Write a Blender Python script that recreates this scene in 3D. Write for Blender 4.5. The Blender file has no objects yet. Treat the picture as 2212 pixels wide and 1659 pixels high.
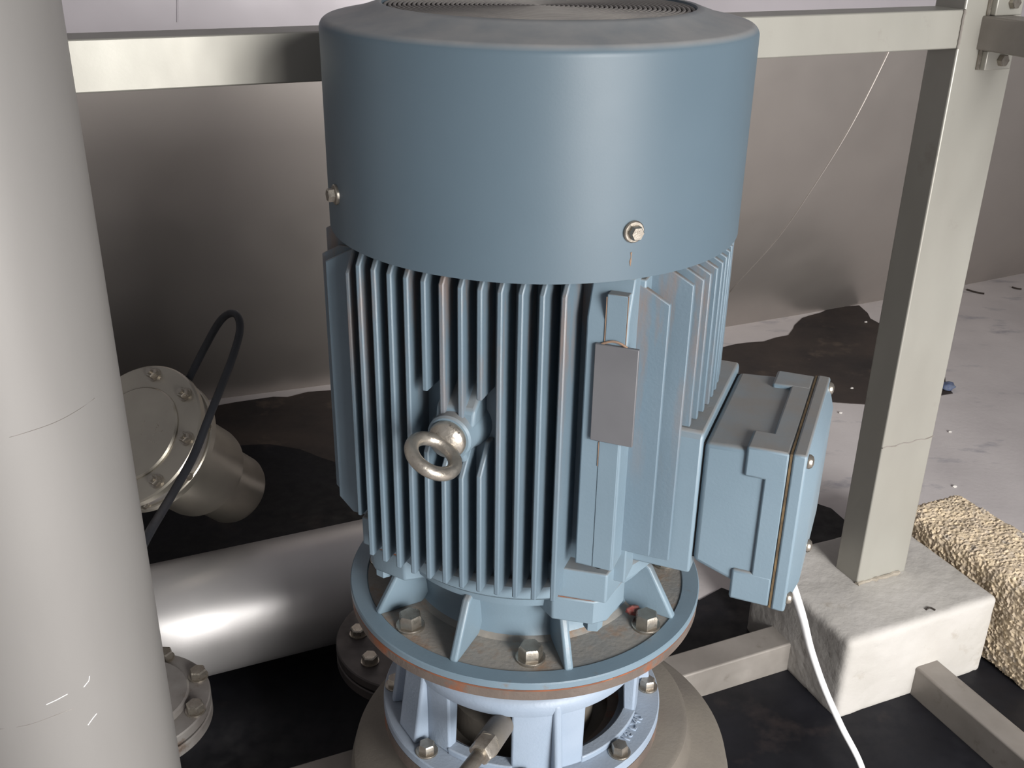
import bpy, bmesh, math, random
from mathutils import Matrix, Vector, noise
random.seed(7)
PI = math.pi
SC = bpy.context.scene
COL = SC.collection

# ------------------------------------------------------------------ camera
IW, IH = 2212.0, 1659.0
FPX, PITCH, ROLL, YAW = 2272.31, 0.438661, 0.018064, -0.018188
CAM = Vector((0.0, -1.14377, 0.79931))
_F = Vector((math.sin(YAW)*math.cos(PITCH), math.cos(YAW)*math.cos(PITCH), -math.sin(PITCH)))
_R0 = Vector((math.cos(YAW), -math.sin(YAW), 0)); _U0 = _R0.cross(_F)
_R = math.cos(ROLL)*_R0 + math.sin(ROLL)*_U0
_U = -math.sin(ROLL)*_R0 + math.cos(ROLL)*_U0
cd = bpy.data.cameras.new('camera'); cam = bpy.data.objects.new('camera', cd); COL.objects.link(cam)
cd.sensor_fit = 'HORIZONTAL'; cd.sensor_width = 36.0; cd.lens = FPX*36.0/IW
cd.clip_start = 0.02; cd.clip_end = 100
mw = Matrix.Identity(4)
for i in range(3):
    mw[i][0], mw[i][1], mw[i][2], mw[i][3] = _R[i], _U[i], -_F[i], CAM[i]
cam.matrix_world = mw
SC.camera = cam

# ------------------------------------------------------------------ light
w = bpy.data.worlds.new('World'); SC.world = w; w.use_nodes = True
w.node_tree.nodes['Background'].inputs[0].default_value = (0.86, 0.84, 0.88, 1)
w.node_tree.nodes['Background'].inputs[1].default_value = 0.245

def area(name, loc, target, sx, sy, power, col):
    l = bpy.data.lights.new(name, 'AREA'); l.shape = 'RECTANGLE'; l.size = sx; l.size_y = sy
    l.energy = power; l.color = col
    o = bpy.data.objects.new(name, l); COL.objects.link(o); o.location = loc
    o.rotation_euler = (Vector(target)-Vector(loc)).to_track_quat('-Z', 'Y').to_euler()
    return o
# daylight through the big open doorway in front, to the right of the camera
area('doorway_daylight', (2.3, -3.4, 0.50), (0, 0, 0.1), 2.4, 2.2, 150, (1.0, 0.985, 0.96))
# brighter sky light falling in through the upper part of the same doorway onto the lower right
sh_ = area('sky_through_doorway', (2.3, -3.4, 1.5), (0.75, 0.4, -0.55), 1.4, 1.2, 30, (1.0, 0.99, 0.97))
sh_.data.spread = math.radians(52)
vs = SC.view_settings
vs.view_transform = 'Standard'; vs.look = 'None'; vs.gamma = 1.0; vs.use_curve_mapping = False
vs.exposure = 0.0

# ------------------------------------------------------------------ frames
PHI = 0.43994                      # direction of the steel frame, the tank and the pipe
Uv = Vector((math.cos(PHI), math.sin(PHI), 0)); Wv = Vector((-math.sin(PHI), math.cos(PHI), 0))
def frame(ex, ey, ez, o=(0, 0, 0)):
    m = Matrix.Identity(4)
    for i in range(3):
        m[i][0], m[i][1], m[i][2], m[i][3] = ex[i], ey[i], ez[i], o[i]
    return m
Z = Vector((0, 0, 1))
MU = frame(Uv, Wv, Z)              # (u, w, z): w runs away from the camera
PM = math.radians(20)
Av = Vector((-math.sin(PM), -math.cos(PM), 0)); Bv = Vector((math.cos(PM), -math.sin(PM), 0))
MA = frame(Av, Bv, Z)              # motor frame: a towards the lifting eye, b towards the terminal box
FLOOR = -0.635
def ray(x, y):
    return (_F*FPX + _R*(x-IW/2) - _U*(y-IH/2)).normalized()
def onz(x, y, z):
    d = ray(x, y); return CAM + d*((z-CAM.z)/d.z)
def onplane(x, y, n, k):
    d = ray(x, y); return CAM + d*((k-CAM.dot(n))/d.dot(n))
def pol(r, deg, z):
    a = math.radians(deg); return Vector((r*math.cos(a), r*math.sin(a), z))
def radial(deg, o=(0, 0, 0)):      # local x outward, y tangent, z up
    a = math.radians(deg); e = Vector((math.cos(a), math.sin(a), 0))
    return frame(e, Vector((-e.y, e.x, 0)), Z, o)
def along(d, o=(0, 0, 0)):         # local z along d
    d = Vector(d).normalized(); up = Z if abs(d.z) < .95 else Vector((1, 0, 0))
    ex = up.cross(d).normalized(); ey = d.cross(ex)
    return frame(ex, ey, d, o)

# ------------------------------------------------------------------ mesh builder
class MB:
    def __init__(s): s.v = []; s.f = []
    def add(s, vs, fs, m=None):
        k = len(s.v)
        s.v += [tuple(m @ Vector(p)) if m else tuple(p) for p in vs]
        s.f += [tuple(i+k for i in f) for f in fs]; return s
    def box(s, x0, x1, y0, y1, z0, z1, m=None):
        return s.add([(x, y, z) for z in (z0, z1) for y in (y0, y1) for x in (x0, x1)],
                     [(0, 2, 3, 1), (4, 5, 7, 6), (0, 1, 5, 4), (2, 6, 7, 3), (0, 4, 6, 2), (1, 3, 7, 5)], m)
    def prism(s, poly, h0, h1, m=None):
        n = len(poly)
        vs = [(x, y, h0) for x, y in poly] + [(x, y, h1) for x, y in poly]
        fs = [tuple(range(n))[::-1], tuple(range(n, 2*n))] + [(i, (i+1) % n, n+(i+1) % n, n+i) for i in range(n)]
        return s.add(vs, fs, m)
    def lathe(s, prof, n=96, m=None, a0=0, a1=360, closed=False):
        full = abs(a1-a0) >= 359.9
        k = n if full else n+1
        vs = []
        for j in range(k):
            a = math.radians(a0+(a1-a0)*j/n); c, d = math.cos(a), math.sin(a)
            vs += [(r*c, r*d, z) for r, z in prof]
        p = len(prof); fs = []
        for j in range(n):
            j2 = (j+1) % k
            for i in range(p if closed else p-1):
                i2 = (i+1) % p
                fs.append((j*p+i, j2*p+i, j2*p+i2, j*p+i2))
        if not full and closed:
            fs.append(tuple(range(p))); fs.append(tuple(n*p+i for i in range(p))[::-1])
        return s.add(vs, fs, m)
    def cyl(s, r, h0, h1, n=32, m=None, r2=None, ch=0):
        r2 = r if r2 is None else r2
        pr = [(0, h0), (r, h0), (r2, h1-ch), (r2-ch, h1), (0, h1)] if ch else [(0, h0), (r, h0), (r2, h1), (0, h1)]
        return s.lathe(pr, n, m)
    def tube(s, pts, r, n=10, m=None):
        pts = [Vector(p) for p in pts]; vs = []; N = None
        for i, p in enumerate(pts):
            t = (pts[min(i+1, len(pts)-1)]-pts[max(i-1, 0)]).normalized()
            if N is None: N = t.orthogonal().normalized()
            N = (N - t*N.dot(t)).normalized(); Bn = t.cross(N)
            rr = r[i] if isinstance(r, (list, tuple)) else r
            vs += [p + (N*math.cos(2*PI*k/n) + Bn*math.sin(2*PI*k/n))*rr for k in range(n)]
        fs = [(i*n+k, i*n+(k+1) % n, (i+1)*n+(k+1) % n, (i+1)*n+k) for i in range(len(pts)-1) for k in range(n)]
        fs += [tuple(range(n))[::-1], tuple((len(pts)-1)*n+k for k in range(n))]
        return s.add(vs, fs, m)
    def torus(s, R, r, n=48, k=14, m=None, sq=1.0):
        pr = [(R+r*math.cos(2*PI*i/k), r*sq*math.sin(2*PI*i/k)) for i in range(k)]
        return s.lathe(pr, n, m, closed=True)
    def hexa(s, rf, h0, h1, m=None):           # hexagon head with a domed, chamfered top
        R = rf/math.cos(PI/6)
        vs = []
        for (q, z) in ((1, h0), (1, h1-.18*(h1-h0)), (.86, h1)):
            vs += [(R*q*math.cos(PI/3*i), R*q*math.sin(PI/3*i), z) for i in range(6)]
        fs = [tuple(range(6))[::-1], tuple(range(12, 18))]
        for l in (0, 6): fs += [(l+i, l+(i+1) % 6, l+6+(i+1) % 6, l+6+i) for i in range(6)]
        return s.add(vs, fs, m)
    def mesh(s, name, smooth=35):
        me = bpy.data.meshes.new(name); bm = bmesh.new()
        bv = [bm.verts.new(p) for p in s.v]
        for f in s.f:
            q = []
            for i in f:
                if i not in q: q.append(i)
            if len(q) > 2:
                try: bm.faces.new([bv[i] for i in q])
                except ValueError: pass
        bmesh.ops.remove_doubles(bm, verts=bm.verts, dist=1e-6)
        bmesh.ops.recalc_face_normals(bm, faces=bm.faces)
        for f in bm.faces: f.smooth = smooth > 0
        bm.to_mesh(me); bm.free()
        if smooth: me.set_sharp_from_angle(angle=math.radians(smooth))
        return me
def catmull(pts, k=8):
    pts = [Vector(p) for p in pts]; q = [2*pts[0]-pts[1]] + pts + [2*pts[-1]-pts[-2]]; out = []
    for i in range(1, len(q)-2):
        a, b, c, d = q[i-1:i+3]
        for j in range(k):
            t = j/k
            out.append(.5*((2*b)+(c-a)*t+(2*a-5*b+4*c-d)*t*t+(3*b-a-3*c+d)*t**3))
    return out+[pts[-1]]
def rounded_block(dx, dy, dz, r, step, bump):
    """rounded box, origin at centre of base; bump(p, n) displaces along the normal"""
    mb = MB()
    H = (dx/2, dy/2, dz/2)
    def face(ax, sg):
        b, c = (ax+1) % 3, (ax+2) % 3
        nb, nc = max(2, int(2*H[b]/step)), max(2, int(2*H[c]/step))
        vs = []; fs = []
        for i in range(nb+1):
            for j in range(nc+1):
                p = [0, 0, 0]; p[ax] = sg*H[ax]; p[b] = -H[b]+2*H[b]*i/nb; p[c] = -H[c]+2*H[c]*j/nc
                core = Vector([max(-H[k]+r, min(H[k]-r, p[k])) for k in range(3)])
                d = Vector(p)-core
                n = d.normalized() if d.length > 1e-9 else Vector([sg if k == ax else 0 for k in range(3)])
                P = core+n*r
                P = P+n*bump(P, n)
                vs.append((P.x, P.y, P.z+H[2]))
        for i in range(nb):
            for j in range(nc):
                a = i*(nc+1)+j; fs.append((a, a+nc+1, a+nc+2, a+1))
        mb.add(vs, fs)
    for ax in range(3):
        for sg in (-1, 1): face(ax, sg)
    return mb

# ------------------------------------------------------------------ objects
MW = {}
def obj(name, me, mat, parent=None, M=None, bevel=0, seg=2):
    if isinstance(me, MB): me = me.mesh(name)
    o = bpy.data.objects.new(name, me); COL.objects.link(o)
    M = M.copy() if M else Matrix.Identity(4); MW[o] = M
    if mat and not me.materials: me.materials.append(mat)
    if parent:
        o.parent = parent; o.matrix_basis = MW[parent].inverted() @ M
    else: o.matrix_basis = M
    if bevel:
        b = o.modifiers.new('bevel', 'BEVEL'); b.width = bevel; b.segments = seg; b.limit_method = 'ANGLE'
        b.angle_limit = math.radians(40); b.harden_normals = False
    return o
def thing(name, label, cat, loc=(0, 0, 0), group=None):
    o = bpy.data.objects.new(name, None); COL.objects.link(o); o.empty_display_size = .05
    M = Matrix.Translation(loc); o.matrix_basis = M; MW[o] = M
    return tag(o, label, cat, group)
def tag(o, label, cat, group=None):
    o['label'] = label; o['category'] = cat
    if group: o['group'] = group
    return o

# ------------------------------------------------------------------ materials
def s2l(*c):
    return tuple(((x/255)/12.92 if x/255 <= .04045 else ((x/255+.055)/1.055)**2.4) for x in c)
def mat(name, c1, c2=None, scale=6, stretch=(1, 1, 1), rough=.5, rvar=.1, metal=0.0, bump=0.0, bscale=300,
        dust=None, dustamt=.7, patch=None, patchscale=18, patchcut=.58, patchstretch=(1, 1, 1), patchz=None, spec=.5, bstretch=(1, 1, 1)):
    m = bpy.data.materials.new(name); m.use_nodes = True; nt = m.node_tree; N = nt.nodes; L = nt.links
    bs = N['Principled BSDF']
    bs.inputs['Metallic'].default_value = metal; bs.inputs['Specular IOR Level'].default_value = spec
    tc = N.new('ShaderNodeTexCoord')
    def noi(sc, st, det=5, rg=.55):
        mp = N.new('ShaderNodeMapping'); mp.inputs['Scale'].default_value = st
        L.new(tc.outputs['Object'], mp.inputs['Vector'])
        n = N.new('ShaderNodeTexNoise'); n.inputs['Scale'].default_value = sc; n.inputs['Detail'].default_value = det
        n.inputs['Roughness'].default_value = rg
        L.new(mp.outputs[0], n.inputs['Vector']); return n.outputs['Fac']
    def ramp(src, a, b, lo=0, hi=1):
        r = N.new('ShaderNodeMapRange'); r.inputs[1].default_value = a; r.inputs[2].default_value = b
        r.inputs[3].default_value = lo; r.inputs[4].default_value = hi
        L.new(src, r.inputs[0]); return r.outputs[0]
    def mix(f, a, b):
        x = N.new('ShaderNodeMix'); x.data_type = 'RGBA'
        L.new(f, x.inputs[0])
        for k, v in ((6, a), (7, b)):
            if isinstance(v, tuple): x.inputs[k].default_value = (*v, 1)
            else: L.new(v, x.inputs[k])
        return x.outputs[2]
    n1 = noi(scale, stretch)
    c2 = c2 or tuple(x*.8 for x in c1)
    col = mix(ramp(n1, .32, .68), c1, c2)
    if patch:
        f = ramp(noi(patchscale, patchstretch, 8, .65), patchcut, patchcut+.13)
        if patchz:
            sp = N.new('ShaderNodeSeparateXYZ'); L.new(tc.outputs['Object'], sp.inputs[0])
            g = ramp(sp.outputs[2], *patchz); mm = N.new('ShaderNodeMath'); mm.operation = 'MULTIPLY'
            L.new(f, mm.inputs[0]); L.new(g, mm.inputs[1]); f = mm.outputs[0]
        col = mix(f, col, patch)
    if dust:
        ge = N.new('ShaderNodeNewGeometry'); sp = N.new('ShaderNodeSeparateXYZ'); L.new(ge.outputs['Normal'], sp.inputs[0])
        f = ramp(sp.outputs[2], .45, .9)
        g = ramp(noi(22, (1, 1, 1)), .3, .62, dustamt*.6, dustamt)
        mm = N.new('ShaderNodeMath'); mm.operation = 'MULTIPLY'; L.new(f, mm.inputs[0]); L.new(g, mm.inputs[1])
        col = mix(mm.outputs[0], col, dust)
    L.new(col, bs.inputs['Base Color'])
    L.new(ramp(noi(scale*3, stretch), .3, .7, max(.03, rough-rvar), min(1, rough+rvar)), bs.inputs['Roughness'])
    if bump:
        b = N.new('ShaderNodeBump'); b.inputs['Strength'].default_value = bump; b.inputs['Distance'].default_value = .002
        L.new(noi(bscale, bstretch, 4), b.inputs['Height']); L.new(b.outputs[0], bs.inputs['Normal'])
    return m
DUST = s2l(128, 118, 108); RUST = s2l(122, 78, 52); DIRT = s2l(112, 104, 96)
BLUE1, BLUE2 = s2l(84, 100, 111), s2l(90, 106, 117)
m_cowl = mat('blue_enamel', BLUE1, BLUE2, 3, rough=.42, rvar=.04, dust=s2l(148, 147, 146), dustamt=.92, spec=.45, bump=.03, bscale=400)
m_blue = mat('blue_cast_paint', s2l(109, 127, 139), s2l(116, 134, 146), 7, rough=.42, rvar=.05, bump=.10, bscale=300, dust=DUST, dustamt=.75,
             patch=RUST, patchscale=30, patchcut=.7)
m_fin = mat('blue_fin_paint', s2l(98, 115, 127), s2l(104, 121, 133), 7, rough=.45, rvar=.06, bump=.15, bscale=260, dust=DUST, dustamt=.6,
            patch=s2l(128, 110, 100), patchscale=26, patchcut=.5, patchstretch=(1, 1, .16), patchz=(.2, .42, 0, .75))
m_rim = mat('blue_flange_rim', s2l(104, 122, 134), s2l(110, 128, 140), 9, rough=.45, bump=.1, patch=s2l(112, 100, 92), patchscale=26, patchcut=.62)
m_ruststain = mat('thin_rust_stain', s2l(150, 122, 100), s2l(134, 112, 96), 60, rough=.8)
m_grout = mat('grout', s2l(150, 143, 132), s2l(126, 118, 106), 30, rough=.9, bump=.5, bscale=200)
m_lightblue = mat('pale_blue_cast_paint', s2l(146, 158, 174), s2l(132, 146, 162), 8, rough=.45, bump=.2, bscale=260,
                  patch=s2l(126, 92, 76), patchscale=24, patchcut=.68, dust=s2l(142, 148, 156), dustamt=.55)
m_flfloor = mat('dirty_flange_paint', s2l(138, 131, 122), s2l(118, 118, 116), 14, rough=.75, bump=.4, bscale=180, patch=s2l(134, 112, 94), patchscale=20, patchcut=.54)
m_rusty = mat('rusted_machined_edge', s2l(116, 104, 96), s2l(96, 86, 80), 20, (1, 1, .5), rough=.6, metal=.25, patch=s2l(140, 84, 54), patchscale=16, patchcut=.56, bump=.3, bscale=200)
m_rustline = mat('rust_line', s2l(136, 78, 48), s2l(92, 66, 54), 30, rough=.85, patch=s2l(178, 130, 96), patchscale=40, patchcut=.62)
m_bolt = mat('zinc_bolt_steel', s2l(168, 162, 152), s2l(140, 132, 122), 60, rough=.33, metal=.85, patch=s2l(120, 100, 84), patchscale=70, patchcut=.62, bump=.1, bscale=500)
m_eye = mat('galvanised_eyebolt', s2l(186, 180, 170), s2l(156, 148, 138), 50, rough=.36, metal=.8, bump=.2, bscale=300, patch=s2l(130, 112, 96), patchscale=60, patchcut=.63)
m_plate = mat('grey_nameplate', s2l(112, 112, 115), s2l(104, 104, 107), 10, rough=.5, metal=.2)
m_gasket = mat('brown_gasket', s2l(112, 92, 62), s2l(70, 58, 44), 60, rough=.8)
m_steel = mat('satin_steel', s2l(166, 164, 156), s2l(157, 154, 146), 5, (1, 1, .4), rough=.42, rvar=.05, metal=.45, bump=.03, bscale=300,
              patch=s2l(148, 143, 134), patchscale=9, patchcut=.62)
m_riser = mat('matte_stainless_riser', s2l(156, 153, 150), s2l(149, 146, 143), 6, (1, 1, .3), rough=.55, rvar=.04, metal=.25, bump=.03, bscale=250)
m_pipe = mat('pickled_stainless_pipe', s2l(190, 187, 186), s2l(182, 179, 178), 6, (1, 1, .3), rough=.44, rvar=.03, metal=.55, bump=.03, bscale=250)
m_tank = mat('dull_stainless_sheet', s2l(176, 169, 163), s2l(170, 163, 158), 2, rough=.45, rvar=.04, metal=.7, bump=.02, bscale=120)
m_tank2 = mat('pale_stainless_sheet', s2l(186, 180, 184), s2l(178, 172, 176), 2, rough=.5, rvar=.05, metal=.3)
m_conc = mat('footing_concrete', s2l(176, 172, 168), s2l(160, 156, 150), 5, rough=.85, bump=.5, bscale=90, patch=s2l(140, 132, 120), patchscale=7, patchcut=.6)
m_floor = mat('floor_concrete', s2l(196, 190, 189), s2l(174, 168, 168), 2.2, rough=.8, bump=.25, bscale=60, patch=s2l(150, 147, 152), patchscale=5, patchcut=.57, patchstretch=(1, 2.2, 1))
m_black = mat('black_sludge', s2l(26, 26, 31), s2l(18, 18, 22), 9, rough=.55, rvar=.15, spec=.25, patch=s2l(46, 40, 40), patchscale=6, patchcut=.6)
m_wet_shade = mat('stain_and_painted_shade', s2l(66, 58, 54), s2l(48, 44, 44), 5, rough=.6, spec=.25, patch=s2l(84, 74, 66), patchscale=6, patchcut=.58)
m_brick = mat('rough_tan_block', s2l(205, 186, 156), s2l(182, 166, 146), 60, rough=.95, bump=.4, bscale=420, patch=s2l(168, 158, 146), patchscale=40, patchcut=.55)
m_casing = mat('grey_brown_casing_paint', s2l(112, 106, 97), s2l(98, 92, 86), 9, rough=.6, bump=.2, bscale=200)
m_cabk = mat('black_rubber', s2l(30, 32, 38), s2l(24, 26, 30), 20, rough=.45)
m_cabw = mat('white_pvc', s2l(238, 238, 238), s2l(228, 228, 228), 20, rough=.4)
m_hole = mat('dark_hole', s2l(18, 18, 20), s2l(12, 12, 14), 20, rough=.9)
m_tube = mat('base_tube_steel', s2l(148, 142, 136), s2l(132, 126, 120), 10, rough=.5, metal=.35, bump=.06, bscale=150, patch=s2l(112, 104, 96), patchscale=12, patchcut=.58)
m_valve = mat('polished_stainless', s2l(170, 164, 152), s2l(154, 148, 138), 8, rough=.32, rvar=.03, metal=.8)
m_fladn = mat('dull_flange_steel', s2l(150, 146, 142), s2l(122, 116, 112), 12, rough=.45, metal=.5, patch=s2l(108, 92, 80), patchscale=20, patchcut=.6)
m_darkfl = mat('blackened_flange_steel', s2l(84, 78, 76), s2l(62, 58, 58), 12, rough=.5, metal=.4)
m_red = mat('dried_red_debris', s2l(150, 62, 58), s2l(110, 92, 84), 160, rough=.9, bump=.5, bscale=400)
m_scrap = mat('blue_scrap', s2l(62, 74, 108), s2l(96, 104, 120), 60, rough=.7)
m_crumb = mat('pale_crumb', s2l(214, 210, 206), s2l(190, 186, 180), 60, rough=.9)
m_twig = mat('dark_twig', s2l(58, 50, 44), s2l(44, 38, 34), 60, rough=.9)

# ================================================================== setting
fb = MB(); fb.box(-7, 7, -7, 7, FLOOR-.08, FLOOR)
fl = obj('floor', fb, m_floor); fl['kind'] = 'structure'

def puddle(name, px, m, label, cat, thick=.003, jit=.012, sub=.05, sd=1):
    rnd = random.Random(sd); pts = [onz(x, y, FLOOR) for x, y in px]; out = []
    for i, p in enumerate(pts):
        q = pts[(i+1) % len(pts)]; n = max(1, int((q-p).length/sub))
        if (q-p).length > 1.2: n = 6
        for k in range(n):
            c = p.lerp(q, k/n)
            out.append((c.x+rnd.uniform(-jit, jit), c.y+rnd.uniform(-jit, jit)))
    mb = MB(); mb.prism(out, FLOOR-.001, FLOOR+thick)
    o = obj(name, mb.mesh(name, 0), m)
    return tag(o, label, cat)
puddle('sludge_puddle', [(-500, 1010), (250, 985), (430, 968), (585, 962), (640, 975), (690, 990), (740, 1000), (790, 980), (1000, 1080), (1350, 1250),
       (1508, 1298), (1570, 1277), (1640, 1300), (1760, 1350), (1950, 1390), (2130, 1420), (2215, 1430), (2300, 1440), (2600, 1430), (2700, 2300), (-900, 2300)],
       m_black, 'black sludge puddle spreading over the floor around the pump', 'puddle', .003)
puddle('wet_stain_and_shade', [(-500, 1012), (0, 940), (430, 884), (800, 830), (1300, 765), (1560, 748), (1620, 742), (1700, 724), (1732, 690), (1790, 668), (1858, 660), (1880, 690), (1912, 704), (1965, 745),
       (2035, 815), (2056, 848), (1990, 868), (1880, 873), (1790, 868), (1660, 900), (1300, 1000), (740, 1040), (585, 985), (250, 1000), (-500, 1030)], m_wet_shade,
       'dark brown wet stain up to the tank foot, with painted shade on the left floor', 'stain', .002, sd=3)  # right end is a wet stain; left stretch paints shade onto dry floor
puddle('sludge_puddle', [(1690, 1105), (1735, 1100), (1760, 1091), (1800, 1100), (1822, 1128), (1840, 1150), (1850, 1200), (1690, 1215)], m_black,
       'small black sludge patch against the back of the concrete footing', 'puddle', .003, .006, sd=5)

# ---- tank behind everything
tk = thing('steel_tank', 'huge dull stainless steel tank with a diagonal weld seam behind the motor', 'tank', MU @ Vector((1.5, 1.95, FLOOR)))
TR, TZ = 1.6, .52                    # big lying cylinder, axis along u
def tank_w(u, z):                   # front surface; slight barrel swell along u
    foot = 1.915 + .022*(u-1.75)**2 - math.sqrt(TR*TR-(FLOOR-TZ)**2)
    return foot + TR + TR - math.sqrt(max(0, TR*TR-(z-TZ)**2)) + (math.sqrt(TR*TR-(FLOOR-TZ)**2)*2 - 2*TR)
def sheet(zs, thick):
    mb = MB(); us = [-2.4+.1*i for i in range(72)]; k = len(us); vs = []
    for off in (0, thick):
        for z in zs: vs += [MU @ Vector((u, tank_w(u, z)+off, z)) for u in us]
    R_ = len(zs); fs = []
    for l in (0, R_*k):
        for r in range(R_-1):
            for i in range(k-1): fs.append((l+r*k+i, l+r*k+i+1, l+(r+1)*k+i+1, l+(r+1)*k+i))
    o = R_*k
    for i in range(k-1):
        fs.append((i, i+1, o+i+1, o+i)); t = (R_-1)*k; fs.append((t+i, t+i+1, o+t+i+1, o+t+i))
    for r in range(R_-1):
        fs.append((r*k, (r+1)*k, o+(r+1)*k, o+r*k)); fs.append((r*k+k-1, (r+1)*k+k-1, o+(r+1)*k+k-1, o+r*k+k-1))
    return mb.add(vs, fs)
obj('shell', sheet([FLOOR-.002+(.42-FLOOR)*i/24 for i in range(25)], .012), m_tank, tk)
obj('upper_shell', sheet([.405+1.1*i/20 for i in range(21)], .010), m_tank2, tk)
def on_tank(x, y):
    d = ray(x, y); k = 1.5
    for _ in range(400):
        P = CAM+d*k; g = tank_w(P.dot(Uv), P.z)-P.dot(Wv)
        if g < .0005: break
        k += g*.6
    return P
sb = MB(); sb.tube(catmull([on_tank(x, y) for x, y in ((1560, 655), (1590, 615), (1680, 515), (1760, 400), (1840, 270), (1917, 118), (1935, 70))], 6), .003, 8); obj('weld_seam', sb, m_tank, tk)
sb = MB(); sb.tube([on_tank(383, y) for y in (48, 30, 10, -20)], .002, 8); obj('weld_seam', sb, m_tank2, tk)

# ---- steel frame: post, crossbeam, side beam
PU0, PU1, PW0, PW1 = .865, .990, .272, .337
ft = thing('steel_gantry', 'tall welded steel post with horizontal box beams standing on concrete footing', 'gantry', MU @ Vector((.93, .30, -.45)))
obj('post', MB().box(PU0, PU1, PW0, PW1, -.452, 1.25, MU), m_steel, ft, bevel=.003, seg=3)
obj('crossbeam', MB().box(-1.9, PU0+.003, PW0+.001, PW0+.062, .583, .642, MU), m_steel, ft, bevel=.002)
obj('side_beam', MB().box(.905, .963, -.75, PW0+.004, .580, .632, MU), m_tube, ft, bevel=.003)
wb = MB(); wb.tube([MU @ Vector((PU0+random.uniform(-.0008, .0008), PW0-.0005, .583+.059*i/14)) for i in range(15)], .0022, 8); obj('weld_bead', wb, m_tube, ft)
pz = onplane(1912, 967, Wv, PW0); wb = MB()
wb.tube([MU @ Vector((PU0+(PU1-PU0)*i/12, PW0-.0002, pz.z+.004*math.sin(i*1.7)*.4)) for i in range(13)], .0012, 6); obj('weld_bead', wb, m_tube, ft)
wb = MB(); wb.tube([MU @ Vector((PU0-.002+.11*i/14, PW0-.001+random.uniform(-.002, .002), -.449)) for i in range(15)], [.005+random.uniform(-.002, .002) for _ in range(15)], 8)
obj('base_grout', wb, m_grout, ft)
boltmesh = MB().hexa(.0085, 0, .009).mesh('bolt_head'); boltmesh.materials.append(m_bolt)
for z0, z1 in ((.549, .5795), (.6325, .672)):
    c = obj('clip_plate', MB().box(.915, .972, PW0-.015, PW0+.002, z0, z1, MU), m_steel, ft, bevel=.002)
    P = MU @ Vector((.948, PW0-.015, (z0+z1)/2))
    obj('bolt', boltmesh, m_bolt, c, along(-Wv, P))
    wq = MB(); wq.tube([MU @ Vector((.9135, PW0-.002, z0+(z1-z0)*i/6)) for i in range(7)], .003, 8); obj('weld_bead', wq, m_bolt, c)

# ---- concrete footing
def cb(p, n):
    q = p*9; return .0025*noise.noise(q)+.0008*noise.noise(q*5)-(.0018 if n.z < .5 and noise.noise(p*85+Vector((3, 1, 7))) > .60 else 0)
blk = rounded_block(.372, .300, .190, .014, .006, cb)
fo = obj('concrete_footing', blk, m_conc, None, MU @ Matrix.Translation((.917, .280, FLOOR-.005)))
tag(fo, 'grey cast concrete footing block under the steel post', 'footing')

# ---- rough tan block lying beside it
def bb(p, n):
    q = p*95
    return .0030*noise.noise(q*1.6)+.0030*noise.noise(p*270)+.004*noise.noise(p*20)-.002
bm_ = rounded_block(.175, .40, .222, .022, .0024, bb)
br = obj('rough_block', bm_, m_brick, None, MU @ Matrix.Translation((1.207, .232, FLOOR-.001)) @ Matrix.Rotation(math.radians(2.5), 4, 'Z'))
tag(br, 'rough grainy tan masonry block lying against the concrete footing', 'block')

# ---- base tubes on the floor
def sqtube(name, u0, u1, w0, w1, z0, z1, label, ax):
    mb = MB().box(u0, u1, w0, w1, z0, z1, MU)
    return tag(obj(name, mb, m_tube, bevel=.004, seg=3), label, 'tube')
sqtube('base_tube', -.43, .735, .283, .347, FLOOR, -.565, 'square steel base tube running from pump to left side of concrete footing', 'u')
sqtube('base_tube', .914, .970, -.55, .134, FLOOR, -.565, 'square steel base tube running from front face of concrete footing toward camera', 'w')

# ---- big pipes
pp = MB(); pp.lathe([(.118, -2.2), (.118, .32), (.112, .32), (.112, -2.2)], 96, frame(Wv, Z, Uv, MU @ Vector((0, .74, -.50))), closed=True)
hp = obj('steel_pipe', pp, m_pipe); tag(hp, 'large horizontal stainless pipe lying behind the motor flange', 'pipe')
VP = (-.576, -.140)
vt = thing('steel_riser_pipe', 'thick vertical stainless riser pipe with scratches, standing in front of beam', 'pipe', (VP[0], VP[1], FLOOR))
vb = MB(); vb.lathe([(.13, FLOOR), (.13, 1.5), (.124, 1.5), (.124, FLOOR)], 128, Matrix.Translation((VP[0], VP[1], 0)), closed=True)
obj('pipe_wall', vb, m_riser, vt)
def on_pipe(x, y, r=.1302):
    d = ray(x, y); ox, oy = CAM.x-VP[0], CAM.y-VP[1]
    a = d.x*d.x+d.y*d.y; b = 2*(ox*d.x+oy*d.y); c = ox*ox+oy*oy-r*r
    k = (-b-math.sqrt(max(0, b*b-4*a*c)))/2/a; return CAM+d*k
for px in ([(100, 1522), (122, 1512), (146, 1499)], [(181, 1484), (192, 1470), (193, 1460)], [(190, 1566), (200, 1552), (209, 1541)]):
    obj('scratch', MB().tube([on_pipe(*p) for p in px], .0007, 5), m_cabw, vt)

obj('scratch', MB().tube(catmull([on_pipe(*p) for p in ((20, 945), (70, 930), (120, 912), (165, 888), (205, 860))], 5), .00025, 5), m_tube, vt)
obj('scratch', MB().tube(catmull([on_pipe(*p) for p in ((0, 1575), (60, 1566), (120, 1545), (160, 1530))], 5), .0002, 5), m_tube, vt)

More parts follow.
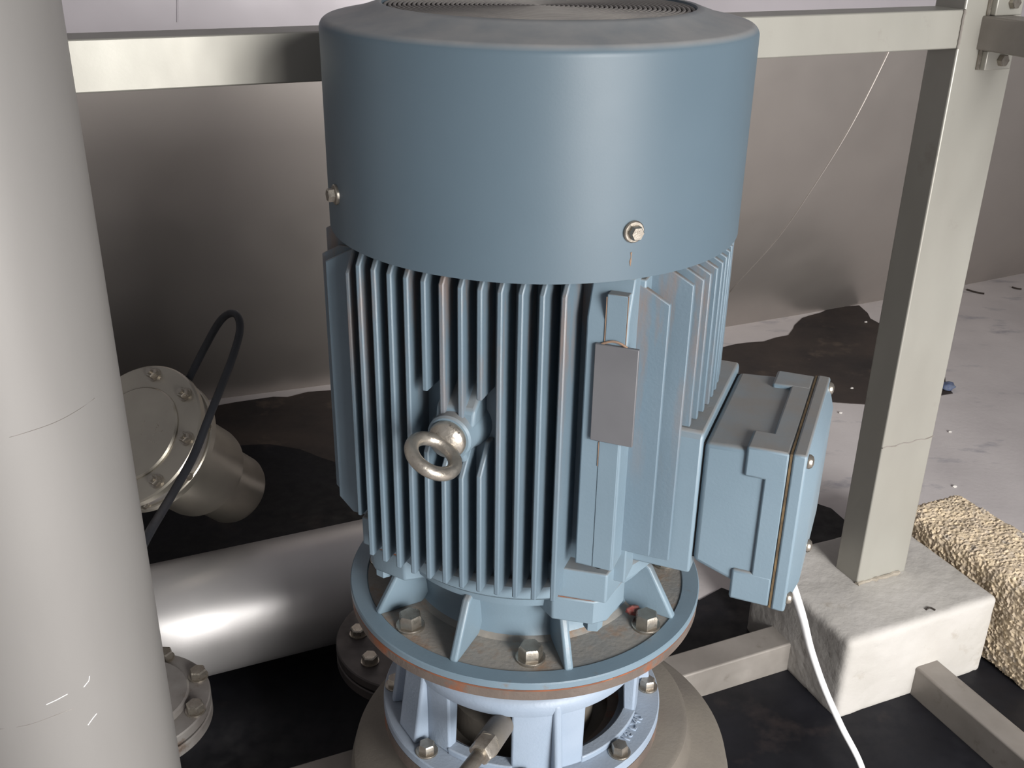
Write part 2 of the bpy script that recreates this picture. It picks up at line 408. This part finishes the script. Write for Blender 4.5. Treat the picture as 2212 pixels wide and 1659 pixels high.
# ---- round cover unit on the left (cover flange, second flange, body, end cap)
D0 = 2.0; cc = CAM+ray(290, 937)*D0
ax = (_R*.32 - _U*.39 + _F*.863).normalized()
CV = along(-ax, cc)                  # local z points to the viewer side
cu = thing('pump_cover_unit', 'round stainless steel cover unit with ring of bolts behind riser pipe', 'pump', (cc.x, cc.y, FLOOR))
S = D0/FPX*.995
R1 = 154*S
c1 = obj('cover_flange', MB().lathe([(0, .004), (103*S-.003, .004), (103*S, .001), (103*S, -.001), (R1-.003, -.001), (R1, -.004), (R1, -.016), (0, -.016)], 96, CV), m_valve, cu)
R2 = 147*S
c2 = obj('body_flange', MB().lathe([(0, -.045), (R2-.002, -.045), (R2, -.047), (R2, -.060), (0, -.060)], 96, CV), m_valve, cu)
obj('spacer_ring', MB().lathe([(0, -.014), (R1-.012, -.014), (R1-.012, -.047), (0, -.047)], 64, CV), m_fladn, cu)
obj('body', MB().lathe([(0, -.058), (104*S, -.058), (105*S, -.205), (103*S, -.215), (90*S, -.225), (0, -.225)], 72, CV), m_valve, cu)
obj('end_cap', MB().lathe([(0, -.2), (82*S, -.2), (83*S, -.322), (80*S, -.33), (0, -.334)], 72, CV), m_valve, cu)
nutm = MB().hexa(.0085, .003, .014).cyl(.013, 0, .003, 20).cyl(.005, .012, .020, 12).mesh('cover_bolt'); nutm.materials.append(m_bolt)
nutl = MB().hexa(.006, .002, .009).cyl(.009, 0, .002, 20).mesh('flange_bolt_small'); nutl.materials.append(m_bolt)
for k in range(8):
    a = math.radians(-2+45*k+12); obj('bolt', nutm, m_bolt, c1, CV @ Matrix.Translation((.855*R1*math.cos(a), .855*R1*math.sin(a), -.0012)))
for k in range(8):
    a = math.radians(-62+45*k); obj('bolt', nutl, m_bolt, c2, CV @ Matrix.Translation((.94*R2*math.cos(a), .94*R2*math.sin(a), -.0452)))
dots = MB()
dn = -ax; dk = (cc+CV.to_3x3() @ Vector((0, 0, .004))).dot(dn)
for (x0, y0, x1, y1, n) in ((305, 925, 312, 910, 4), (331, 940, 343, 912, 6), (322, 953, 337, 957, 4), (338, 915, 350, 930, 4), (305, 938, 309, 928, 3), (328, 925, 348, 932, 4)):
    for i in range(n):
        t = i/max(1, n-1); P = onplane(x0+(x1-x0)*t, y0+(y1-y0)*t, dn, dk)
        dots.cyl(.0011, -.0005, .0006, 6, along(dn, P))
obj('stamped_mark', dots, m_eye, c1)
ce = Vector((-.87, .63, -.20))
obj('support_pipe', MB().cyl(.04, FLOOR, ce.z+.03, 32, Matrix.Translation((ce.x, ce.y, 0))).tube([ce, CV @ Vector((0, 0, -.15))], .038, 20), m_fladn, cu)

# ---- bolted pipe flanges near the floor
def flange_stub(name, label, c, zt, r, rc, rn, neck, nb, ph, mt):
    t = thing(name, label, 'flange', (c[0], c[1], FLOOR)); T = Matrix.Translation((c[0], c[1], 0))
    f1 = obj('top_flange', MB().lathe([(0, zt-.018), (r-.002, zt-.018), (r, zt-.016), (r, zt-.002), (r-.002, zt), (0, zt)], 80, T), mt, t)
    f2 = obj('bottom_flange', MB().lathe([(0, zt-.042), (r-.002, zt-.042), (r, zt-.040), (r, zt-.024), (r-.002, zt-.022), (0, zt-.022)], 80, T), mt, t)
    obj('gasket', MB().cyl(r*.8, zt-.0225, zt-.0175, 48, T), m_hole, t)
    if rc: obj('collar', MB().lathe([(0, zt-.001), (rc, zt-.001), (rc, zt+.010), (rc-.003, zt+.013), (0, zt+.013)], 64, T), mt, t)
    if neck: obj('neck_pipe', MB().cyl(rn, zt, zt+neck, 48, T), m_pipe, t)
    obj('stub_pipe', MB().cyl(rn, FLOOR, zt-.04, 48, T), mt, t)
    bmz = MB().hexa(.012, .003, .016).cyl(.016, 0, .003, 24).mesh('flange_bolt'); bmz.materials.append(m_bolt)
    for k in range(nb):
        a = math.radians(ph+360*k/nb); rb = (r+(rc or rn))/2+.003
        obj('bolt', bmz, m_bolt, f1, Matrix.Translation((c[0]+rb*math.cos(a), c[1]+rb*math.sin(a), zt-.0005)))
    return t
c_ = onz(288, 1515, -.37)
flange_stub('pipe_flange', 'bolted round steel pipe flange near the floor beside riser pipe', (c_.x, c_.y), -.37, .118, .086, .052, .92, 8, -9, m_fladn)
c_ = onz(900, 1372, -.42)
flange_stub('pipe_flange', 'dark bolted pipe flange half hidden behind the motor mounting flange', (c_.x, c_.y), -.42, .144, None, .06, .0, 8, 181, m_darkfl)

# ================================================================== pump under the motor
PX, PY = .028, .004
pu = thing('pump', 'round grey-brown pump casing with pale blue bracket under the blue motor', 'pump', (PX, PY, FLOOR))
TP = Matrix.Translation((PX, PY, 0))
obj('casing', MB().lathe([(0, -.232), (.197, -.232), (.203, -.236), (.206, -.262), (.212, -.270), (.245, -.282), (.262, -.296), (.268, -.32), (.262, -.40), (.23, -.46), (.20, -.50), (.20, FLOOR), (0, FLOOR)], 128, TP), m_casing, pu)
obj('gasket_ring', MB().lathe([(.12, -.2335), (.190, -.2335), (.190, -.2145), (.12, -.2145)], 128, closed=True), m_rusty, pu)
lan = obj('bracket', MB().lathe([(.06, -.0245), (.138, -.0245), (.136, -.066), (.139, -.074), (.147, -.078), (.1485, -.0805), (.150, -.080), (.158, -.084), (.163, -.090), (.164, -.098), (.161, -.108), (.140, -.108), (.120, -.07), (.118, -.04), (.06, -.04)], 128, closed=True), m_lightblue, pu)
obj('upper_flange', MB().lathe([(.06, -.0245), (.224, -.0245), (.2248, -.0237), (.2248, -.0118), (.2238, -.011), (.06, -.011)], 160, closed=True), m_rusty, lan)
obj('rust_line', MB().lathe([(.20, -.0112), (.2252, -.0112), (.2252, -.0092), (.20, -.0092)], 160, closed=True), m_rustline, lan)
obj('lower_flange', MB().lathe([(.135, -.2148), (.188, -.2148), (.190, -.2128), (.190, -.2015), (.1885, -.1995), (.160, -.1990), (.135, -.1985)], 160, closed=True), m_lightblue, lan)
# wall pieces between the openings
for a0, a1 in ((-94, -60), (-20, 22), (62, 100), (140, 180), (-180, -124)):
    obj('bracket_wall', MB().lathe([(.140, -.104), (.161, -.104), (.160, -.15), (.160, -.1985), (.145, -.1985), (.142, -.15)], 24, None, a0, a1, True), m_lightblue, lan, bevel=.003)
for a0, a1 in ((-124, -94), (-60, -20), (22, 62), (100, 140)):
    obj('opening_sill', MB().lathe([(.144, -.200), (.160, -.200), (.162, -.188), (.144, -.188)], 20, None, a0-1, a1+1, True), m_lightblue, lan, bevel=.002)
for deg, th in ((-74, .011), (-146, .045), (-168, .012), (5, .012), (60, .012), (120, .012)):
    rib = [(.150, -.088), (.164, -.092), (.179, -.1985), (.150, -.1985)]
    obj('rib', MB().prism([(x, z) for x, z in rib], -th/2, th/2, radial(deg) @ Matrix.Rotation(PI/2, 4, 'X')), m_lightblue, lan, bevel=.004, seg=3)
obj('shaft_sleeve', MB().lathe([(0, -.235), (.10, -.235), (.10, -.19), (.075, -.18), (.04, -.17), (.04, -.03), (0, -.03)], 64), m_casing, pu)
pbm = MB().hexa(.0095, .002, .0135).mesh('pump_bolt'); pbm.materials.append(m_bolt)
pwm = MB().cyl(.0145, 0, .0022, 28, ch=.0006).mesh('washer'); pwm.materials.append(m_bolt)
for k in range(8):
    P = pol(.1745, -178+45*k, -.1992)
    obj('bolt', pbm, m_bolt, lan, Matrix.Translation(P) @ Matrix.Rotation(random.random(), 4, 'Z'))
    obj('washer', pwm, m_bolt, lan, Matrix.Translation(P))
def text_mesh(txt, size, depth):
    cu_ = bpy.data.curves.new('lettering', 'FONT'); cu_.body = txt; cu_.size = size; cu_.extrude = depth; cu_.align_x = 'CENTER'; cu_.align_y = 'CENTER'; cu_.offset = size*.02
    o = bpy.data.objects.new('lettering_tmp', cu_); COL.objects.link(o); bpy.context.view_layer.update()
    me = bpy.data.meshes.new_from_object(o.evaluated_get(bpy.context.evaluated_depsgraph_get()))
    bpy.data.objects.remove(o); me.name = 'lettering'; return me
P = onz(1366, 1572, -.1985); a = math.atan2(P.y, P.x)
tm = text_mesh('18 D40', .0175, .0012); tm.materials.append(m_lightblue)
P1_ = onz(1345, 1605, -.198); P2_ = onz(1380, 1545, -.198); tx = (P2_-P1_).normalized()
o = obj('cast_lettering', tm, m_lightblue, lan, frame(tx, Z.cross(tx), Z, P+Vector((0, 0, .0002)))); o['label'] = 'raised cast lettering 18 D40'
# gland tube with hexagon nut in the left opening
g0 = onz(1095, 1548, -.135); g1 = CAM+ray(1050, 1612)*1.285; g2 = CAM+ray(1000, 1675)*1.25
gd = (g2-g1).normalized()
obj('gland_tube', MB().tube([g0, g1], .0155, 24), m_casing, pu)
gn = obj('gland_nut', MB().hexa(.0135, -.008, .016, along(gd, g1)), m_eye, pu)
obj('drain_pipe', MB().tube([g1, g2, g2+(g2-g1)*1.2], .0085, 20), m_bolt, pu)

# ================================================================== motor
mo = thing('electric_motor', 'blue vertical electric motor with cooling fins, fan cowl and side terminal box', 'motor', (0, 0, -.01))
RC = .2244
prof = [(RC-.002, .4702), (RC, .4702), (RC, .672)]
for i in range(1, 9):
    t = i/8*math.radians(80); prof.append((RC-.0105+.0105*math.cos(t), .672+.0105*math.sin(t)))
prof += [(.19, .6875), (.170, .6940), (.164, .6962), (.161, .6955), (.160, .690), (.150, .686), (.150, .684), (.156, .6835), (.205, .675), (RC-.003, .66), (RC-.003, .4702)]
cowl = obj('fan_cowl', MB().lathe(prof, 192, closed=True), m_cowl, mo)
gr = MB()
for i in range(32): gr.torus(.006+.0049*i, .0017, 96, 6, Matrix.Translation((0, 0, .692)))
for k in range(8): gr.box(.0, .159, -.003, .003, .6880, .6915, radial(22.5+45*k))
gr.lathe([(0, .6875), (.160, .6875), (.160, .6890), (0, .6890)], 64)
m_grille = mat('dusty_grille_wire', s2l(140, 135, 130), s2l(124, 120, 117), 20, rough=.7)
obj('fan_grille', gr, m_grille, cowl)
fn = MB().cyl(.05, .60, .655, 32)
for k in range(7): fn.box(.03, .145, -.002, .002, .595, .65, radial(51.4*k+10))
obj('fan', fn, m_hole, mo)
cbm = MB().hexa(.0062, .003, .0100).mesh('cowl_bolt'); cbm.materials.append(m_bolt)
cwm = MB().cyl(.0105, 0, .0032, 28, ch=.001).mesh('cowl_washer'); cwm.materials.append(m_bolt)
for deg in (-65.8, -153.4, 24, 114):
    P = pol(RC-.0003, deg, .517); Mx = along(pol(1, deg, 0), P)
    b = obj('cowl_bolt', cbm, m_bolt, cowl, Mx); obj('washer', cwm, m_bolt, cowl, Mx)
obj('rust_streak', MB().tube([pol(RC+.0001, -66.0+.1*math.sin(i*2.1), .497-.0045*i) for i in range(4)], [.0009, .0004, .0011, .0003], 6), m_ruststain, cowl)

# body barrel, top and bottom rings
obj('body', MB().lathe([(0, .08), (.166, .08), (.166, .49), (.15, .52), (0, .52)], 128), m_blue, mo)
# front fins, direction a
def hA(s): return .2010 - (s+.008)**2*1.35
def finA(s, z0, z1, h=None, topch=.022, botch=.0, th=.0062, name='fin'):
    h = h or hA(s); r0 = math.sqrt(.160**2-min(abs(s), .155)**2)
    r0 = min(r0, h-.02)
    poly = [(r0, z0), (h, z0+botch), (h, z1), (h-topch*.8, z1+topch), (r0, z1+topch)]
    k = (s-th/2, s+th/2)
    mb = MB().prism(poly, -k[1], -k[0], MA @ Matrix.Rotation(PI/2, 4, 'X'))
    return obj(name, mb, m_fin, mo, bevel=.0016)
SS = [-.1424+.0202*i for i in range(13)]
ZT, ZB = .452, .100
for i, s in enumerate(SS):
    if i == 0: finA(s, .142, .437, .171, th=.005)
    elif i in (5, 6, 7, 8):
        zt = {5: .333, 6: .308, 7: .312, 8: .334}[i]; zl = {5: .262, 6: .245, 7: .240, 8: .246}[i]
        finA(s, zt, ZT, botch=0 if i in (5, 8) else -.006)
        finA(s, ZB, zl, topch=.030)
    else: finA(s, ZB, ZT)
# boss and lifting eye
BS, BZ = -.0105, .290
MB_ = frame(Bv, Z, Av, MA @ Vector((0, BS, BZ)))     # local z along a
boss = obj('eye_boss', MB().lathe([(0, .14), (.034, .14), (.029, .172), (.0255, .182), (.0245, .207), (.0225, .2095), (0, .2095)], 48, MB_), m_blue, mo)
obj('boss_web', MB().prism([(.14, .205), (.165, .21), (.203, .278), (.203, .30), (.14, .30)], -.012-BS, .012-BS, MA @ Matrix.Rotation(PI/2, 4, 'X')), m_blue, boss, bevel=.004, seg=3)
obj('boss_web', MB().prism([(.14, .345), (.160, .345), (.196, .318), (.20, .30), (.14, .30)], -.024-BS, .020-BS, MA @ Matrix.Rotation(PI/2, 4, 'X')), m_blue, boss, bevel=.004, seg=3)
wv = (Bv*math.cos(math.radians(-29)) + Z*math.sin(math.radians(-29))).normalized()
rc_ = MA @ Vector((.2475, BS+.001, BZ-.001))
ey = obj('lifting_eye', MB().torus(.0240, .0072, 64, 18, frame(wv, Av, wv.cross(Av), rc_)), m_eye, mo)
obj('collar', MB().lathe([(0, .2085), (.0195, .2085), (.0205, .2105), (.0205, .2140), (.0185, .2175), (.0135, .2205), (.0085, .2245), (0, .2255)], 48, MB_), m_eye, ey)
tm = text_mesh('M16', .0075, .0006); tm.materials.append(m_eye)
o = obj('stamped_lettering', tm, m_eye, ey, MB_ @ Matrix.Translation((.0098, .0138, .2166)) @ Matrix.Rotation(math.radians(-35), 4, 'Z')); o['label'] = 'stamped lettering on the collar'
# pad at the front right corner, with name plate
padp = [(.10, .143), (.166, .143), (.166, .428), (.150, .468), (.10, .478)]
pad = obj('corner_pad', MB().prism([(x, z) for x, z in padp], -.160, -.1175, MA @ Matrix.Rotation(PI/2, 4, 'X')), m_blue, mo, bevel=.002)
obj('pad_strip', MB().box(.12, .1667, .137, .158, .144, .455, MA), m_blue, pad, bevel=.001)
obj('rust_streak', MB().box(.1660, .1670, .1365, .1371, .402, .452, MA).box(.1660, .1670, .1579, .1584, .405, .455, MA).box(.1660, .1670, .1368, .1373, .268, .296, MA), m_ruststain, pad)
npq = obj('nameplate', MB().box(.166, .1705, .1285, .1725, .2985, .4040, MA), m_plate, pad, bevel=.0008)
npq['label'] = 'plain grey nameplate, its print not legible'
nh = MB(); nh.tube(catmull([MA @ Vector((.1680, .1345+.026*i/8, .4035+.0045*math.sin(PI*i/8))) for i in range(9)], 2), .0012, 6); obj('rust_streak', nh, m_ruststain, npq)
# side fins, direction b (terminal box side) and -b
TT = [(.130, .191), (.108, .208), (.0878, .2135), (.0676, .2165), (.0474, .219), (.0272, .2205), (.007, .2205), (-.0132, .220), (-.0334, .2185), (-.0536, .216), (-.0738, .212), (-.094, .207), (-.116, .196)]
for i, (t, b) in enumerate(TT):
    for sg in (1, -1):
        z0 = .108 if i > 1 else (.150 if i == 0 else .135)
        if sg == 1 and 1 < i < 12: z0 = .292
        th = .0065
        zt = .440 if i == 0 else .455
        if sg == -1 and i < 2: z0, zt = (.118, .432)
        ch = .034 if i == 0 else .022
        poly = [(sg*.09, z0), (sg*(b-.018 if sg == -1 and i < 2 else b), z0), (sg*b, z0+(.018 if sg == -1 else 0)), (sg*b, zt), (sg*(b-ch), zt+ch*.55), (sg*.09, zt+ch*.55)]
        mb = MB().prism([(x, z) for x, z in poly], t-th/2, t+th/2, frame(Bv, Z, Av))
        obj('fin', mb, m_fin, mo, bevel=.0013)
obj('corner_web', MB().box(.098, .133, .09, .166, .108, .462, MA), m_blue, mo, bevel=.002)
# lugs with bolts at the corners
for deg in (-65, -155, 25, 115):
    Mr = radial(deg)
    lg = [(.12, -.050), (.178, -.047), (.206, -.010), (.214, 0), (.206, .010), (.180, .043), (.12, .050)]
    lug = obj('mounting_lug', MB().prism(lg, .0885, .1265, Mr), m_blue, mo, bevel=.0025, seg=3)
    obj('lug_hole', MB().cyl(.006, .1262, .1268, 20, Mr @ Matrix.Translation((.194, 0, 0))), m_hole, lug)
    lg2 = [(.12, -.054), (.176, -.047), (.203, -.009), (.203, .009), (.178, .045), (.12, .052)]
    lug2 = obj('shield_lug', MB().prism(lg2, .0545, .0865, Mr), m_blue, mo, bevel=.0025, seg=3)
    obj('joint_line', MB().prism([(x-.001, y*.985) for x, y in lg2], .0863, .0889, Mr), m_rustline, lug2)
    obj('bolt', MB().hexa(.0095, .040, .0555, Mr @ Matrix.Translation((.188, 0, 0))), m_blue, lug2)
# end shield and mounting flange
sh = obj('end_shield', MB().lathe([(.10, .104), (.174, .104), (.181, .098), (.181, .083), (.174, .076), (.168, .074), (.166, .062), (.158, .056), (.147, .05), (.143, .03), (.141, .012), (.147, .001), (.10, .001)], 160, closed=True), m_blue, mo)
fg = obj('mounting_flange', MB().lathe([(.08, -.0095), (.2245, -.0095), (.2255, -.0085), (.2255, -.0015), (.2242, 0), (.2045, 0), (.2025, -.0025), (.08, -.0025)], 192, closed=True), m_rim, mo)
obj('flange_recess', MB().lathe([(.138, -.003), (.2030, -.003), (.2030, -.0016), (.152, -.0014), (.145, .004), (.138, .006)], 160, closed=True), m_flfloor, fg)
for deg in (-149.5, -112.5, -75, -28, 17, 62, 107, 150):
    rp = [(.135, .066), (.168, .066), (.174, .062), (.2075, .003), (.2075, -.002), (.135, -.002)]
    obj('rib', MB().prism(rp, -.0052, .0052, radial(deg) @ Matrix.Rotation(PI/2, 4, 'X')), m_blue, sh, bevel=.0032, seg=3)
fbm = MB().hexa(.0125, .0035, .0185).mesh('flange_bolt_head'); fbm.materials.append(m_bolt)
fwm = MB().cyl(.0175, 0, .0036, 32, ch=.0008).mesh('flange_washer'); fwm.materials.append(m_bolt)
for deg, rb in ((-136.6, .186), (-87, .1795), (-37.6, .187), (6, .186), (40, .186), (85, .186), (130, .186), (178, .186)):
    P = pol(rb, deg, -.0016); r_ = random.uniform(0, 1)
    obj('bolt', fbm, m_bolt, fg, Matrix.Translation(P) @ Matrix.Rotation(r_, 4, 'Z'))
    obj('washer', fwm, m_bolt, fg, Matrix.Translation(P))
# terminal box
pedp = [(-.105, .118), (.101, .118), (.101, .285), (.096, .292), (-.1, .292), (-.105, .285)]
obj('terminal_pedestal', MB().prism([(x, z) for x, z in pedp], .10, .2305, frame(Av, Z, -Bv) @ Matrix.Diagonal((1, 1, -1, 1))), m_blue, mo, bevel=.003)
obj('pedestal_gasket', MB().box(-.095, .094, .2295, .2335, .137, .279, MA), m_hole, mo)
tb = obj('terminal_box', MB().add([(a, b, z) for b, z0, z1, a0, a1 in ((.232, .134, .282, -.096, .0985), (.3185, .104, .286, -.100, .100)) for a, z in ((a0, z0), (a1, z0), (a1, z1), (a0, z1))],
        [(0, 1, 2, 3), (4, 7, 6, 5), (0, 4, 5, 1), (1, 5, 6, 2), (2, 6, 7, 3), (3, 7, 4, 0)], MA), m_blue, mo, bevel=.006, seg=3)
obj('rim', MB().box(-.1030, .1030, .297, .3200, .1000, .2890, MA), m_blue, tb, bevel=.0022)
for a0, a1 in ((-.1033, -.062), (.062, .1033)):
    for z0, z1 in ((.0997, .138), (.2535, .2893)):
        obj('corner_boss', MB().box(a0, a1, .276, .3199, z0, z1, MA), m_blue, tb, bevel=.003)
obj('cover_gasket', MB().box(-.1035, .1035, .3198, .3222, .1, .2895, MA), m_gasket, tb)
cv = obj('cover', MB().box(-.1048, .1048, .322, .337, .0985, .2908, MA), m_blue, tb, bevel=.0028)
obj('cover_face', MB().add([(a, b, z) for b, k in ((.336, 0), (.346, .022)) for a, z in ((-.100+k, .103+k), (.100-k, .103+k), (.100-k, .286-k), (-.100+k, .286-k))],
        [(0, 1, 2, 3), (4, 7, 6, 5), (0, 4, 5, 1), (1, 5, 6, 2), (2, 6, 7, 3), (3, 7, 4, 0)], MA), m_blue, cv, bevel=.003)
scm = MB().lathe([(0, 0), (.0075, 0), (.0075, .002), (.006, .0045), (.003, .0058), (0, .006)], 24).mesh('cover_screw'); scm.materials.append(m_bolt)
for a_ in (.094, -.094):
    for z_ in (.112, .280):
        obj('screw', scm, m_bolt, cv, along(Bv, MA @ Vector((a_, .3372, z_))))
obj('screw', scm, m_bolt, cv, along(Bv, MA @ Vector((.02, .3455, .135))))

# ================================================================== cables and small things
pts = [(1.30, 1690, 1205), (1.34, 1706, 1247), (1.50, 1733, 1330), (1.66, 1752, 1405), (1.80, 1782, 1490), (1.92, 1818, 1570), (2.02, 1862, 1659)]
pw = [CAM+ray(x, y)*k for k, x, y in pts]
e = pw[-1]; e2 = Vector((e.x+.02, e.y-.06, FLOOR+.006)); 
ct = MB().tube(catmull([MA @ Vector((.0, .300, .112)), ] + pw + [e2, e2+Vector((.12, -.12, 0))], 8), .0055, 12)
tag(obj('white_cable', ct, m_cabw), 'white cable hanging from terminal box down past the concrete footing', 'cable')
pts = [(1.50, 235, 1330), (1.55, 282, 1232), (1.60, 322, 1152), (1.70, 372, 1068), (1.76, 418, 985), (1.79, 450, 905), (1.82, 478, 835), (1.85, 503, 770), (1.87, 518, 715), (1.88, 514, 684), (1.90, 497, 677),
       (1.93, 473, 697), (1.97, 440, 755), (2.02, 405, 825), (2.06, 385, 870), (2.10, 360, 940)]
ct = MB().tube(catmull([Vector((-.56, -.012, -.40))]+[CAM+ray(x, y)*k for k, x, y in pts], 8), .0068, 12)
tag(obj('black_cable', ct, m_cabk), 'thick black cable looping up in front of round bolted cover', 'cable')
def lump(name, c, r, m, label, cat, sd, sq=.7, group=None):
    bm2 = bmesh.new(); bmesh.ops.create_icosphere(bm2, subdivisions=3, radius=1)
    for v_ in bm2.verts:
        k = 1+.45*noise.noise(v_.co*1.7+Vector((sd, sd*2, 0)))
        v_.co = Vector((v_.co.x*k*r, v_.co.y*k*r*.8, v_.co.z*k*r*sq))
    for f_ in bm2.faces: f_.smooth = True
    me = bpy.data.meshes.new(name); bm2.to_mesh(me); bm2.free()
    return tag(obj(name, me, m, None, Matrix.Translation(c)), label, cat, group)
P = onz(1367, 1327, .003)
lump('dried_debris', P+Vector((0, 0, .006)), .0085, m_red, 'small dried reddish lump of debris beside a flange bolt', 'debris', 3)
lump('blue_scrap', onz(2046, 842, FLOOR)+Vector((0, 0, .012)), .022, m_scrap, 'crumpled bluish scrap lying on floor behind the post', 'scrap', 8, .6)
for k, (x, y) in enumerate(((2052, 934), (1870, 697), (1815, 893), (2062, 1052), (1840, 840), (1880, 957))):
    lump('concrete_crumb', onz(x, y, FLOOR)+Vector((0, 0, .002)), .0055, m_crumb, 'tiny pale crumb lying on the bare concrete floor', 'crumb', 20+k, .6, 'pale crumbs on the floor')
def twig(px, r, z, label, group=None):
    pts = [onz(x, y, z)+Vector((0, 0, r*.8)) for x, y in px]
    tag(obj('twig', MB().tube(catmull(pts, 5), r, 6), m_twig), label, 'twig', group)
twig([(2088, 627), (2108, 633), (2126, 636)], .004, FLOOR, 'dark thin twig on the floor by the tank foot', None)
twig([(2186, 622), (2196, 625), (2206, 626)], .004, FLOOR, 'short dark twig further along the tank foot', None)
twig([(2000, 1318), (2008, 1314), (2020, 1319)], .0018, -.4502, 'tiny dark twig lying on top of concrete footing', None)
